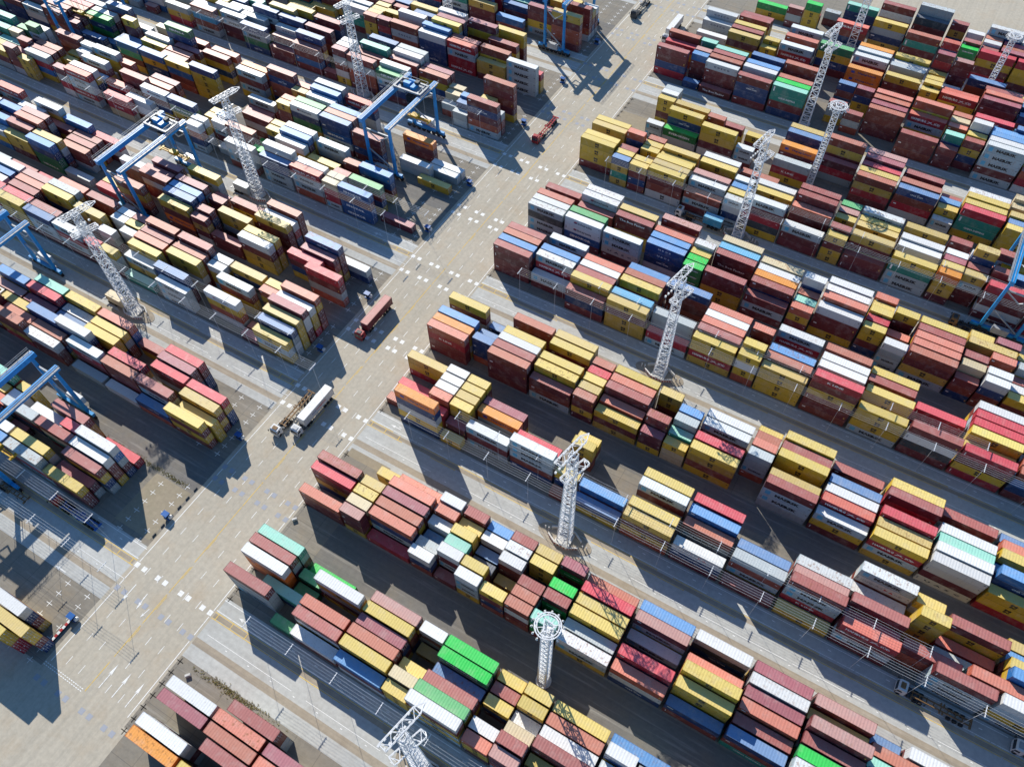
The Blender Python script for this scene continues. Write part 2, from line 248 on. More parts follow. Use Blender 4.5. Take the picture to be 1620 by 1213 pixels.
# ------------------------------------------------------------------ mesh helpers
FQ = np.array([[0, 1, 3, 2], [4, 6, 7, 5], [0, 4, 5, 1], [2, 3, 7, 6], [0, 2, 6, 4], [1, 5, 7, 3]])
class MB:
    def __init__(s): s.v = []; s.f = []; s.n = 0; s.c = []; s.bx = []; s.bc = []
    def box(s, x0, y0, z0, x1, y1, z1, c=None): s.bx.append((x0, y0, z0, x1, y1, z1)); s.bc.append(c or (1, 1, 1, 1))
    def poly(s, pts, c=None):
        s.v += [tuple(p) for p in pts]; s.f.append(tuple(range(s.n, s.n+len(pts)))); s.n += len(pts); s.c.append(c or (1, 1, 1, 1))
    def mesh(s, vs, fs, c=None):
        for q in fs: s.f.append(tuple(i+s.n for i in q)); s.c.append(c or (1, 1, 1, 1))
        s.v += [tuple(p) for p in vs]; s.n += len(vs)
    def beam(s, a, b, w, w2=None, c=None, d=None):
        a = Vector(a); b = Vector(b); z = (b-a)
        if z.length < 1e-6: return
        z.normalize(); up = Vector((0, 0, 1)) if abs(z.z) < .95 else Vector((1, 0, 0))
        x = z.cross(up).normalized(); y = x.cross(z).normalized(); w2 = w2 or w; d = d or w; e2 = d*w2/w
        vs = [a+x*i*w/2+y*j*d/2 for i, j in ((-1, -1), (1, -1), (1, 1), (-1, 1))]+[b+x*i*w2/2+y*j*e2/2 for i, j in ((-1, -1), (1, -1), (1, 1), (-1, 1))]
        s.mesh(vs, [(3, 2, 1, 0), (4, 5, 6, 7), (0, 1, 5, 4), (1, 2, 6, 5), (2, 3, 7, 6), (3, 0, 4, 7)], c)
    def cyl(s, a, b, r, n=12, r2=None, c=None):
        a = Vector(a); b = Vector(b); z = (b-a).normalized(); up = Vector((0, 0, 1)) if abs(z.z) < .95 else Vector((1, 0, 0))
        x = z.cross(up).normalized(); y = x.cross(z).normalized(); r2 = r if r2 is None else r2
        vs = [a+(x*math.cos(q)+y*math.sin(q))*r for q in [2*math.pi*i/n for i in range(n)]]+[b+(x*math.cos(q)+y*math.sin(q))*r2 for q in [2*math.pi*i/n for i in range(n)]]
        fs = [(i, n+i, n+(i+1) % n, (i+1) % n) for i in range(n)]+[tuple(range(n)), tuple(range(2*n-1, n-1, -1))]
        s.mesh(vs, fs, c)
    def build(s, name, mat, parent=None, attr=False, loc=None):
        v = np.array(s.v, dtype=np.float32).reshape(-1, 3); faces = s.f; cols = list(s.c)
        nb = len(s.bx)
        if nb:
            B = np.array(s.bx, dtype=np.float32)
            idx = [(0, 1, 2), (0, 1, 5), (0, 4, 2), (0, 4, 5), (3, 1, 2), (3, 1, 5), (3, 4, 2), (3, 4, 5)]
            bv = np.stack([B[:, i] for i in idx], 1).reshape(-1, 3)
            bf = (FQ[None]+(np.arange(nb)*8)[:, None, None]).reshape(-1, 4)+len(v)
            v = np.concatenate([v, bv])
        else: bf = np.zeros((0, 4), int)
        if loc is not None: v = v-np.array(loc, dtype=np.float32)
        me = D.meshes.new(name); nf = len(faces)+len(bf)
        sizes = np.array([len(q) for q in faces]+[4]*len(bf), dtype=np.int32)
        li = np.concatenate([np.array([i for q in faces for i in q], dtype=np.int32), bf.reshape(-1).astype(np.int32)])
        me.vertices.add(len(v)); me.vertices.foreach_set('co', v.reshape(-1))
        me.loops.add(len(li)); me.loops.foreach_set('vertex_index', li)
        me.polygons.add(nf); st = np.concatenate([[0], np.cumsum(sizes)[:-1]]).astype(np.int32)
        me.polygons.foreach_set('loop_start', st)
        try: me.polygons.foreach_set('loop_total', sizes)
        except Exception: pass
        me.update(calc_edges=True); me.validate(clean_customdata=False)
        if attr:
            cc = np.array(cols, dtype=np.float32).reshape(-1, 4)
            if nb: cc = np.concatenate([cc, np.repeat(np.array(s.bc, dtype=np.float32), 6, 0)])
            lc = np.repeat(cc, sizes, 0)
            if len(lc) == len(me.loops):
                at = me.color_attributes.new('col', 'FLOAT_COLOR', 'CORNER'); at.data.foreach_set('color', lc.reshape(-1))
        me.shade_flat()
        me.materials.append(mat)
        o = D.objects.new(name, me); COL.objects.link(o)
        if parent is not None: o.parent = parent
        if loc is not None: o.location = loc
        return o
def tag(o, label, cat, group=None, kind=None):
    if label: o['label'] = label
    if cat: o['category'] = cat
    if group: o['group'] = group
    if kind: o['kind'] = kind
    return o
def empty(name, loc=(0, 0, 0), rz=0):
    o = D.objects.new(name, None); COL.objects.link(o); o.location = loc; o.rotation_euler = (0, 0, rz); o.empty_display_size = .5; return o
def sheet(name, rects, z, mat):
    b = MB()
    for x0, y0, x1, y1 in rects: b.poly([(x0, y0, z), (x1, y0, z), (x1, y1, z), (x0, y1, z)])
    o = b.build(name, mat); o['kind'] = 'structure'; return o
def copytree(o, parent=None):
    c = o.copy(); COL.objects.link(c)
    if parent is not None: c.parent = parent
    for ch in [q for q in D.objects if q.parent == o]: copytree(ch, c)
    return c

# ------------------------------------------------------------------ ground
RL, RC, RR = -116.5, -104.8, -92.6
sheet('ground', [(-1500, -900, 1500, 2200)], 0, M_ground)
sheet('road', [(RL-1.2, -12, RR+.8, 900), (-700, -400, RR+2.0, -12)], .004, M_road)
LX, RX = -640, 420
lanes = []; gaps = []; tans = []
for i in (1, 3, 5, 7, 9, 11):
    F = FRONT[i]; prev = FRONT[i-1]+16.6
    lanes += [(RR+.8, prev+1.2, RX, F-.4), (LX, prev+1.2, RL-1.2, F-.4)]
    tans += [(RR+.8, F-12.4, RX, F-10.7), (LX, F-12.4, RL-1.2, F-10.7), (RR+.8, F-5.5, RX, F-4.4), (LX, F-5.5, RL-1.2, F-4.4)]
    if i < 11:
        a = F+16.5; b_ = FRONT[i+1]-.4
        gaps += [(RR+12, a, RX, b_), (LX, a, RL-1.2, b_)]
sheet('truck_lane', lanes, .006, M_lane)
sheet('service_gap', gaps, .006, M_gap)
sheet('drain_strip', tans, .011, M_tan)
sheet('soil_patch', [(RR+1.4, FRONT[8]-9.8, RR+19, FRONT[8]+9), (RL-14, FRONT[1]+1, RL-2, FRONT[1]+15.6), (RR+1.5, FRONT[2]+16.6, RR+14, FRONT[2]+19)], .012, M_soil)
sheet('quay_road', [(RR+60, FRONT[11]+20, 520, FRONT[11]+90)], .012, M_road)
# markings
wl = []; yl = []; gl = []
for y in np.arange(-200, 800, .01)[:0]: pass
def seg_y(L, x, y0, y1, w=.18): L.append((x-w/2, y0, x+w/2, y1))
def seg_x(L, y, x0, x1, w=.18): L.append((x0, y-w/2, x1, y+w/2))
crossY = []
for i in (1, 3, 5, 7, 9, 11):
    crossY += [FRONT[i]-5.0, FRONT[i]-11.5]
for i in (2, 4, 6, 8, 10):
    crossY += [FRONT[i]-2.1, FRONT[i]-5.9]
crossY.append(-14.3)
def near_cross(y, d=1.0): return any(abs(y-c) < d for c in crossY)
y = -9.1
while y < 420:
    for x in (-113, -109, -100.7, -96.7):
        seg_y(wl, x, y, y+2.05, .15)
    y += 6.03
ys = sorted([c for c in crossY if c > -12])
for a, b_ in zip([-11]+ys, ys+[700]):
    if b_-a > 1.6:
        seg_y(wl, RL, a+.8, b_-.8, .2); seg_y(wl, RR, a+.8, b_-.8, .2)
y = -11.0
while y < 700:
    seg_y(yl, RC+random.uniform(-.05, .05), y, y+random.uniform(7, 9), .19)
    if random.random() < .5: seg_y(yl, RC+.32, y+4, y+7.5, .14)
    y += 8.6
for c in crossY:
    L = gl if (abs(c-(-14.3)) < .1 or c in (FRONT[1]-11.5,) or abs(c-FRONT[2]+2.1) < .1 or abs(c-FRONT[2]+5.9) < .1 or c > 190) else wl
    for x in (-116.4, -114.05, -109.6, -107.25, -102.2, -99.85, -95.4, -93.0):
        if c < 0 or not (40 < c < 45): L.append((x-.62, c-.62, x+.62, c+.62))
        else: gl.append((x-.62, c-.62, x+.62, c+.62))
for i in (1, 3, 5, 7, 9, 11):
    F = FRONT[i]
    for x0, x1, s in ((RR+.6, RX, 1), (RL-.8, LX, -1)):
        for dy, L, w in ((-4.2, yl, .2), (-5.7, yl, .2), (-3.75, wl, .15)):
            x = x0
            while abs(x-x0) < 500 and abs(x) < 700:
                ln = random.uniform(7, 30); xa, xb = sorted((x, x+s*ln))
                seg_x(L, F+dy, xa, xb, w); x += s*(ln+random.choice((0.2, .3, 4, 9)))
        x = x0
        while abs(x-x0) < 500 and abs(x) < 700:
            ln = random.uniform(10, 26); xa, xb = sorted((x, x+s*ln)); seg_x(wl, F-1.0, xa, xb, .16); seg_x(wl, F-9.1, xa+2, xb+1, .12); x += s*(ln+random.choice((.3, 3, 8)))
        for q in range(3):
            xx = x0+s*(1+q*4.4); a_, b2 = sorted((xx, xx+s*.2)); yl.append((a_, F-5.6, b2, F-4.3))
        # bay numbers and tick marks
        for q in range(40):
            xx = x0+s*(8+6.5*q); seg_x(wl, F-2.1+random.uniform(-.1, .1), xx, xx+.8, .22); seg_x(wl, F-9.8, xx, xx+.5, .18)
sheet('white_line_markings', wl, .0165, M_white)
sheet('yellow_line_markings', yl, .0205, M_yel)
sheet('grey_block_markings', gl, .0245, M_grey)
def arrow(b, x, y, L, w, ang, z=.0285):
    pts = [(-.12*w, 0), (.12*w, 0), (.12*w, L*.62), (.5*w, L*.55), (0, L), (-.5*w, L*.55), (-.12*w, L*.62)]
    ca, sa = math.cos(ang), math.sin(ang)
    b.poly([(x+p*ca-q*sa, y+p*sa+q*ca, z) for p, q in pts])
b = MB()
for x in (-102.7, -98.7, -94.65): arrow(b, x, -9.0, 5.9, .9, 0)
arrow(b, -113.0, 12.3, -5.2, .9, 0); arrow(b, -109.0, 12.0, -4.2, .8, .1); arrow(b, -105.9, 9.5, -2.6, .7, -.2)
for i in (1, 3, 5, 7):
    arrow(b, RL-13.5, FRONT[i]-2.6 if i != 1 else 5.9, 3.4, 1.0, math.pi/2)
    arrow(b, RR+9.5, FRONT[i]-2.6, 3.2, .9, math.pi/2)
for k in range(18):
    b.poly([(-117.5+k*.68, -11.55, .0285), (-117.05+k*.68, -11.55, .0285), (-117.05+k*.68, -11.35, .0285), (-117.5+k*.68, -11.35, .0285)])
    b.poly([(-117.5+k*.68, -11.0, .0285), (-117.05+k*.68, -11.0, .0285), (-117.05+k*.68, -10.8, .0285), (-117.5+k*.68, -10.8, .0285)])
# corner brackets and crosses painted on the stacking pads
for i in range(0, 12):
    for row in range(0, 7):
        for s, xe in ((-1, RL-2.5), (1, RR+.9)):
            for q in range(2):
                x = xe+s*(1.8+6.5*q) if s < 0 else xe+.5; yy = FRONT[i]+2.8*row-.2
                b.poly([(x-.9, yy-.07, .0285), (x+.9, yy-.07, .0285), (x+.9, yy+.07, .0285), (x-.9, yy+.07, .0285)])
                b.poly([(x-.07, yy-.8, .0325), (x+.07, yy-.8, .0325), (x+.07, yy+.8, .0325), (x-.07, yy+.8, .0325)])
o = b.build('painted_arrows', M_white); o['kind'] = 'structure'
# low vegetation along the corner block and pad edges
b = MB()
def tuft(b, x, y, s):
    for _ in range(5):
        a = random.uniform(0, 6.28); h = s*random.uniform(.5, 1.2); d = s*random.uniform(.4, 1)
        c = (.16+.1*random.random(), .15+.05*random.random(), .05, 1)
        b.poly([(x+random.uniform(-.1, .1), y+random.uniform(-.1, .1), .01), (x+math.cos(a)*d, y+math.sin(a)*d, h*.8), (x+math.cos(a+.7)*d*.8, y+math.sin(a+.7)*d*.8, h*.5)], c)
for _ in range(350): tuft(b, random.gauss(-76, 5), 4.9+random.gauss(0, .5), .28)
for _ in range(500): tuft(b, random.uniform(-150, -121), FRONT[1]+16.6+random.gauss(0, .35), .25)
for _ in range(400): tuft(b, random.uniform(-30, 40), FRONT[1]+17.2+random.gauss(0, .4), .25)
o = b.build('dry_grass', M_let, attr=True); tag(o, None, None, kind='stuff')

# ------------------------------------------------------------------ lettering meshes
_tc = {}
def text2d(s, bold=0.0, squeeze=1.0):
    key = (s, bold)
    if key in _tc: return _tc[key]
    cu = D.curves.new('tmp', 'FONT'); cu.body = s; cu.size = 1; cu.resolution_u = 1; cu.offset = bold; cu.align_x = 'LEFT'
    ob = D.objects.new('tmp', cu); COL.objects.link(ob)
    dg = bpy.context.evaluated_depsgraph_get(); dg.update()
    me = ob.evaluated_get(dg).to_mesh()
    v = np.array([p.co[:2] for p in me.vertices]); fs = [tuple(p.vertices) for p in me.polygons]
    ob.evaluated_get(dg).to_mesh_clear(); D.objects.remove(ob); D.curves.remove(cu)
    mn = v.min(0); mx = v.max(0); v = (v-mn)/(mx-mn)
    _tc[key] = (v, fs, (mx-mn)[0]/(mx-mn)[1]); return _tc[key]
def put(b, s, x0, x1, z0, z1, yp, c, bold=.02):
    v, fs, _ = text2d(s, bold)
    b.mesh([(x0+p[0]*(x1-x0), yp, z0+p[1]*(z1-z0)) for p in v], fs, c)
def quad(b, x0, x1, z0, z1, yp, c): b.poly([(x0, yp, z0), (x1, yp, z0), (x1, yp, z1), (x0, yp, z1)], c)
def star(b, cx, cz, r, yp, c):
    pts = []
    for k in range(14):
        q = r if k % 2 == 0 else r*.36; a = math.pi/2+k*math.pi/7
        pts.append((cx+math.cos(a)*q, yp, cz+math.sin(a)*q))
    for k in range(14): b.poly([(cx, yp, cz), pts[k], pts[(k+1) % 14]], c)
WH = (.85, .85, .83, 1); BK = (.015, .015, .02, 1); LB = (.10, .42, .62, 1)
def letter(b, code, X, Y, Z, l, h, seed):
    yp = Y+.025; yq = Y+.018; L = l > 8; z = lambda q: Z+h*q; x = lambda q: X+l*q
    if code == 'M':
        quad(b, x(.07) if L else x(.06), x(.175) if L else x(.2), z(.22), z(.76), yq, LB)
        star(b, x(.118) if L else x(.13), z(.51), h*.17, yp, WH)
        put(b, 'MAERSK', x(.27) if L else x(.28), x(.77) if L else x(.86), z(.28) if L else z(.38), z(.68) if L else z(.64), yp, BK, .06)
    elif code in 'yY':
        w = 1.35 if L else 1.15; cx = x(.5)
        put(b, 'M', cx-w/2, cx+w/2, z(.5), z(.78), yp, BK, .09)
        put(b, 'SC', cx-w/2, cx+w/2, z(.2), z(.46), yp, BK, .09)
    elif code == 'H' and L:
        put(b, 'HAMBURG', x(.1), x(.50), z(.32), z(.64), yp, WH, .035)
        b.poly([(x(.52), yp, z(.30)), (x(.56), yp, z(.30)), (x(.66), yp, z(.62)), (x(.63), yp, z(.62))], WH)
        b.poly([(x(.52), yq, z(.66)), (x(.60), yq, z(.55)), (x(.70), yq, z(.34)), (x(.66), yq, z(.34))], WH)
        put(b, 'S\u00dcD', x(.71), x(.88), z(.32), z(.66), yp, WH, .035)
    elif code == 'W' and L:
        G = (.22, .22, .22, 1); R = (.5, .03, .04, 1)
        put(b, 'HAMBURG', x(.1), x(.50), z(.36), z(.62), yp, G, .0)
        b.poly([(x(.53), yp, z(.34)), (x(.53), yp, z(.64)), (x(.60), yp, z(.48))], R)
        b.poly([(x(.61), yq, z(.34)), (x(.70), yq, z(.34)), (x(.66), yq, z(.6))], R)
        put(b, 'S\u00dcD', x(.72), x(.86), z(.34), z(.64), yp, G, .0)
    elif code == 'E':
        put(b, 'EVERGREEN', x(.18), x(.8) if L else x(.82), z(.36) if L else z(.42), z(.64) if L else z(.58), yp, WH, .04)
    elif code == 'C' and L:
        put(b, 'C O S C O', x(.26), x(.76), z(.36), z(.64), yp, (.05, .06, .12, 1), .05)
    elif code == 'S' and L:
        put(b, 'SINOKOR', x(.16), x(.76), z(.34), z(.66), yp, WH, .05)
    elif code == 'N' and L:
        put(b, 'N B O S', x(.33), x(.66), z(.38), z(.62), yp, WH, .04)
    elif code == 'U' and L:
        put(b, 'U  A  S  C', x(.17), x(.82), z(.36), z(.62), yp, (.04, .05, .08, 1), .05)
    elif code == 'I' and L:
        put(b, 'interasia', x(.36), x(.76), z(.36), z(.66), yp, (.06, .07, .12, 1), .03)
        for k in range(10):
            a0, a1 = k*math.pi/5, (k+1)*math.pi/5
            b.poly([(x(.3), yp, z(.5)), (x(.3)+math.cos(a0)*.62, yp, z(.5)+math.sin(a0)*.42), (x(.3)+math.cos(a1)*.62, yp, z(.5)+math.sin(a1)*.42)], (.45, .03, .05, 1) if k < 5 else (.02, .04, .16, 1))
    elif code == 'T' and L:
        put(b, 'The Box Factor', x(.12), x(.82), z(.36), z(.66), yp, WH, .03)
    elif code == 'o' and L:
        put(b, 'Hapag-Lloyd', x(.34), x(.86), z(.34), z(.66), yp, (.02, .03, .16, 1), .04)
        quad(b, x(.14), x(.24), z(.34), z(.66), yq, (.02, .04, .3, 1))
    elif code == 'k' and seed % 2 == 0 and L:
        put(b, 'CHINA SHIPPING', x(.25), x(.75), z(.38), z(.62), yp, WH, .04)
    elif code == 'k':
        quad(b, x(.05), x(.09), z(.2), z(.8), yp, WH)
    elif code == 'n' and L and seed % 3 == 0:
        put(b, 'HEUNG-A', x(.18), x(.8), z(.36), z(.64), yp, WH, .05)
    elif code == 'b' and L and seed % 3 == 0:
        put(b, 'CMA CGM', x(.34), x(.66), z(.38), z(.56), yp, WH, .04)
        b.poly([(x(.42), yp, z(.64)), (x(.58), yp, z(.70)), (x(.56), yp, z(.64))], WH)
    elif code == 'r' and L and seed % 4 == 0:
        put(b, 'K LINE', x(.3), x(.64), z(.38), z(.62), yp, WH, .03)
    elif code == 'b' and L and seed % 3 == 1:
        quad(b, x(.05), x(.16), z(.6), z(.74), yp, WH)
    elif code in 'mpbBHrT':
        if seed % 3 == 0: quad(b, x(.05), x(.05)+.18, z(.35), z(.72), yp, WH)
        elif seed % 3 == 1: quad(b, x(.06), x(.06)+(.9 if L else .7), z(.62), z(.76), yp, WH)
        if seed % 4 == 0: quad(b, x(.93), x(.93)+.3, z(.25), z(.45), yp, (.7, .45, .08, 1))
        if seed % 4 == 1: quad(b, x(.90), x(.90)+.5, z(.55), z(.62), yp, (.7, .7, .7, 1))
    if code in 'MyYwgWIUC':
        quad(b, x(.94), x(.94)+.35, z(.62), z(.7), yp, BK)
        if seed % 2: quad(b, x(.03), x(.03)+.3, z(.3), z(.7), yp, (.35, .25, .05, 1) if code in 'yY' else (.25, .27, .3, 1))

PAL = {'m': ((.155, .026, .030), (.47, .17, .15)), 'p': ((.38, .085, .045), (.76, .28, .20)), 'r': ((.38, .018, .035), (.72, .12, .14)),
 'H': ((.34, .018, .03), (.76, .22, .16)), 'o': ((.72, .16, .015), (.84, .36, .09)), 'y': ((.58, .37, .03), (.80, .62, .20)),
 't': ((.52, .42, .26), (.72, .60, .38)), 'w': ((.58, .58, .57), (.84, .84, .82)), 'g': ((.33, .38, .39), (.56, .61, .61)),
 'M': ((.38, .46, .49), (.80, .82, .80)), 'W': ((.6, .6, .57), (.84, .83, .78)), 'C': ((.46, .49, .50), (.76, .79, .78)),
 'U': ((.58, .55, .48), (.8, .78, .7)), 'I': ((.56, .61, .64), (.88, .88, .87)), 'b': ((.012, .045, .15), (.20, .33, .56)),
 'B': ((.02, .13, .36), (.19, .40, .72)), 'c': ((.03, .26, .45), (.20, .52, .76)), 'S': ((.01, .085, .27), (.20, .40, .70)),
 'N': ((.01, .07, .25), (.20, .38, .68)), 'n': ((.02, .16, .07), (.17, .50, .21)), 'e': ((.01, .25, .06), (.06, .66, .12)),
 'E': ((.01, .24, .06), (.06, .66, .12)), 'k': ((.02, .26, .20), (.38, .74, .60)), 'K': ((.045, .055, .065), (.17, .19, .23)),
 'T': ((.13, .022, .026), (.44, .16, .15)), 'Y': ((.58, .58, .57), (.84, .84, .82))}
CNAME = {'m': 'maroon', 'p': 'coral red', 'r': 'bright red', 'H': 'red', 'o': 'orange', 'y': 'yellow', 't': 'beige', 'w': 'white', 'g': 'grey',
 'M': 'pale grey', 'W': 'off white', 'C': 'silver grey', 'U': 'cream', 'I': 'white', 'b': 'navy blue', 'B': 'mid blue', 'c': 'sky blue', 'S': 'strong blue',
 'N': 'deep blue', 'n': 'dark green', 'e': 'vivid green', 'E': 'vivid green', 'k': 'teal', 'K': 'charcoal', 'T': 'maroon', 'Y': 'white'}
HIDDEN = 'mmmyymmMgbmpwyb'
def cboxes(b, rb, db, X, Y, Z, l, h, cs, cr, lod):
    """b body, rb roof, db doors: MB objects (may be the same)"""
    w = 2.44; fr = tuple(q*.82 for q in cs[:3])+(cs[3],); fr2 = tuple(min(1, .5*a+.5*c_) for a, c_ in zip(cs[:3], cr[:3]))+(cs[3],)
    if lod == 0:
        b.box(X+.02, Y+.02, Z, X+l-.02, Y+w-.02, Z+h-.02, cs); return
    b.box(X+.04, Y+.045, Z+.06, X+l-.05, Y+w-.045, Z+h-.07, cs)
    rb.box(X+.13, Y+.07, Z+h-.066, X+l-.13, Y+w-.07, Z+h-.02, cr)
    for xx in (X, X+l-.17):
        for yy in (Y, Y+w-.17): b.box(xx, yy, Z, xx+.17, yy+.17, Z+h, fr)
    for yy in (Y, Y+w-.075):
        b.box(X+.17, yy, Z+h-.09, X+l-.17, yy+.075, Z+h-.004, fr2); b.box(X+.17, yy, Z+.002, X+l-.17, yy+.075, Z+.15, fr)
    for xx in (X+.003, X+l-.12): b.box(xx, Y+.17, Z+h-.12, xx+.117, Y+w-.17, Z+h-.004, fr2); b.box(xx, Y+.17, Z+.002, xx+.117, Y+w-.17, Z+.15, fr)
    if lod > 1:
        xe = X+l-.045
        for k in (0, 1):
            y0 = Y+.2+k*1.03; db.box(xe, y0, Z+.18, xe+.03, y0+1.0, Z+h-.15, tuple(q*1.06 for q in cs[:3])+(cs[3],))
            for yy in (y0+.28, y0+.72): db.box(xe+.032, yy, Z+.16, xe+.075, yy+.05, Z+h-.13, (.55, .55, .56, 1))
            db.box(xe+.032, y0+.15, Z+h*.42, xe+.08, y0+.85, Z+h*.42+.06, (.5, .5, .5, 1))
            db.box(xe+.031, y0+.06, Z+h*.68, xe+.04, y0+.24, Z+h*.84, (.7, .7, .68, 1))

stacks = []
for (S, row), txt in STACKS.items():
    for w_ in txt.split():
        i = w_.index('L') if 'L' in w_ and w_[:w_.find('L')].isdigit() else w_.index('s')
        X = int(w_[:i])/10-400; L = w_[i] == 'L'; T = int(w_[i+1]); 
        j = i+2; hh = ''
        while j < len(w_) and w_[j].isdigit(): hh += w_[j]; j += 1
        stacks.append([S, row, X, L, T, 2.5+int(hh)/20, w_[j:]])
for (S, row) in list(STACKS):
    for side in (-1, 1):
        r_ = [q for q in stacks if q[0] == S and q[1] == row and (q[2] > -105) == (side == 1)]
        if not r_ or S == 0: continue
        for k in range(3):
            e_ = min(q[2] for q in r_) if side == -1 else max(q[2]+(12.19 if q[3] else 6.06) for q in r_)
            X = e_-12.19-.7-k*13 if side == -1 else e_+.7+k*13
            T = int(rng.integers(3, 5)); stacks.append([S, row, X, True, T, 2.75, ''.join(rng.choice(list('mmmpyywMgbBrk'), T))])
byrow = {}
for s in stacks: byrow.setdefault((s[0], s[1]), []).append(s)
FP = FPX*1024/1620
def area2(pts):
    q = []
    for p in pts:
        v = Vector(p)-Vector((0, 0, CAMH)); d = v.dot(f)
        q.append((v.dot(rr)/d*FP, v.dot(uu)/d*FP))
    cx = sum(a for a, _ in q)/len(q); cy = sum(a for _, a in q)/len(q)
    vis = abs(cx) < 512 and abs(cy) < 383
    A = abs(sum(q[i][0]*q[(i+1) % len(q)][1]-q[(i+1) % len(q)][0]*q[i][1] for i in range(len(q))))/2
    return A if vis else 0
conts = []
for s in stacks:
    S, row, X, L, T, h, cols = s
    l = 12.19 if L else 6.06; Y = FRONT[S]+2.8*row
    for t in range(T):
        code = cols[T-1-t] if T-1-t < len(cols) else HIDDEN[int(rng.integers(len(HIDDEN)))]
        Z = .012+t*h
        top = t == T-1
        cov = 0
        if row > 0:
            for q in byrow.get((S, row-1), []):
                if q[2] < X+l-.5 and q[2]+(12.19 if q[3] else 6.06) > X+.5 and q[4]*q[5] >= Z+h-.4: cov += 1
        front = row == 0 or cov == 0
        endcov = any(q[2] > X+l-1 and q[2] < X+l+1.5 and q[4]*q[5] >= Z+h-.4 for q in byrow[(S, row)])
        A = 0
        if top: A += area2([(X, Y, Z+h), (X+l, Y, Z+h), (X+l, Y+2.44, Z+h), (X, Y+2.44, Z+h)])
        if front: A += area2([(X, Y, Z), (X+l, Y, Z), (X+l, Y, Z+h), (X, Y, Z+h)])*.9
        if not endcov and X < -100: A += area2([(X+l, Y, Z), (X+l, Y+2.44, Z), (X+l, Y+2.44, Z+h), (X+l, Y, Z+h)])
        conts.append(dict(S=S, row=row, X=X, Y=Y, Z=Z, l=l, h=h, L=L, t=t, T=T, code=code, top=top, front=front, endv=not endcov, A=A))
order = sorted(range(len(conts)), key=lambda i: -conts[i]['A'])
named = set(order[:298])
sb = MB()
SIDE = {1: 'right', -1: 'left'}
ORD = ['corner', 'nearest', 'second', 'third', 'fourth', 'fifth', 'sixth', 'seventh', 'eighth', 'ninth', 'tenth', 'eleventh']
for i, c in enumerate(conts):
    code = c['code']; cs, cr = PAL[code]
    j = 1+rng.normal(0, .09); jr = 1+rng.normal(0, .06); d = rng.uniform(-.02, .02)
    if code in 'mT':
        k = rng.random()
        if k < .22: cs = (.21, .045, .03); cr = (.58, .23, .16)
        elif k < .38: cs = (.12, .022, .035); cr = (.46, .17, .19)
        elif k < .46: cr = (.60, .34, .30)
    if code == 'y' and rng.random() < .25: cs = (.52, .34, .06); cr = (.72, .55, .22)
    rust = 1.0
    if rng.random() < (.12 if code in 'wMgWtUC' else .05): rust = .45
    elif rng.random() < .15: rust = .75
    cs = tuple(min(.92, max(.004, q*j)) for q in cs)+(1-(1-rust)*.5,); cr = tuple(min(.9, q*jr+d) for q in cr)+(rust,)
    if i in named:
        loc = (c['X'], c['Y'], c['Z'])
        b = MB(); rb = MB(); db = MB(); lb = MB()
        cboxes(b, rb, db, *loc, c['l'], c['h'], cs, cr, 2)
        o = b.build('shipping_container', M_cont, None, True, loc)
        side = 1 if c['X'] > -105 else -1
        xe = (c['X']+91.6)/6.5+1 if side == 1 else (-122-c['X']-c['l'])/6.5+1
        blk = 'corner block' if c['S'] == 0 and side == 1 else '%s %s block' % (ORD[c['S']] if not (c['S'] == 0) else 'lowest', SIDE[side])
        lab = '%s %s container, tier %d, slot %d from road, row %d, %s' % (CNAME[code], 'long' if c['L'] else 'short', c['t']+1, int(round(xe)), c['row']+1, blk)
        tag(o, lab, 'container', 'shipping containers stacked in the yard')
        r_ = rb.build('roof', M_cont, None, True, loc); r_.parent = o; r_.location = (0, 0, 0)
        if side == -1 or c['endv']:
            q = db.build('door_end', M_cont, None, True, loc); q.parent = o; q.location = (0, 0, 0)
        if c['front']:
            letter(lb, code, *loc, c['l'], c['h'], i)
            if lb.n: q = lb.build('lettering', M_let, None, True, loc); q.parent = o; q.location = (0, 0, 0)
    else:
        lod = 0 if not (c['top'] or c['front'] or c['endv']) else (2 if (c['X'] < -100 and c['endv'] and c['A'] > 0) else 1)
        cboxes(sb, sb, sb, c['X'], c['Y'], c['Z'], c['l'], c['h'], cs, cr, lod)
        if c['front'] and c['A'] > 0: letter(sb, code, c['X'], c['Y'], c['Z'], c['l'], c['h'], i)
o = sb.build('stacked_containers', M_cont, None, True); tag(o, None, None, kind='stuff')
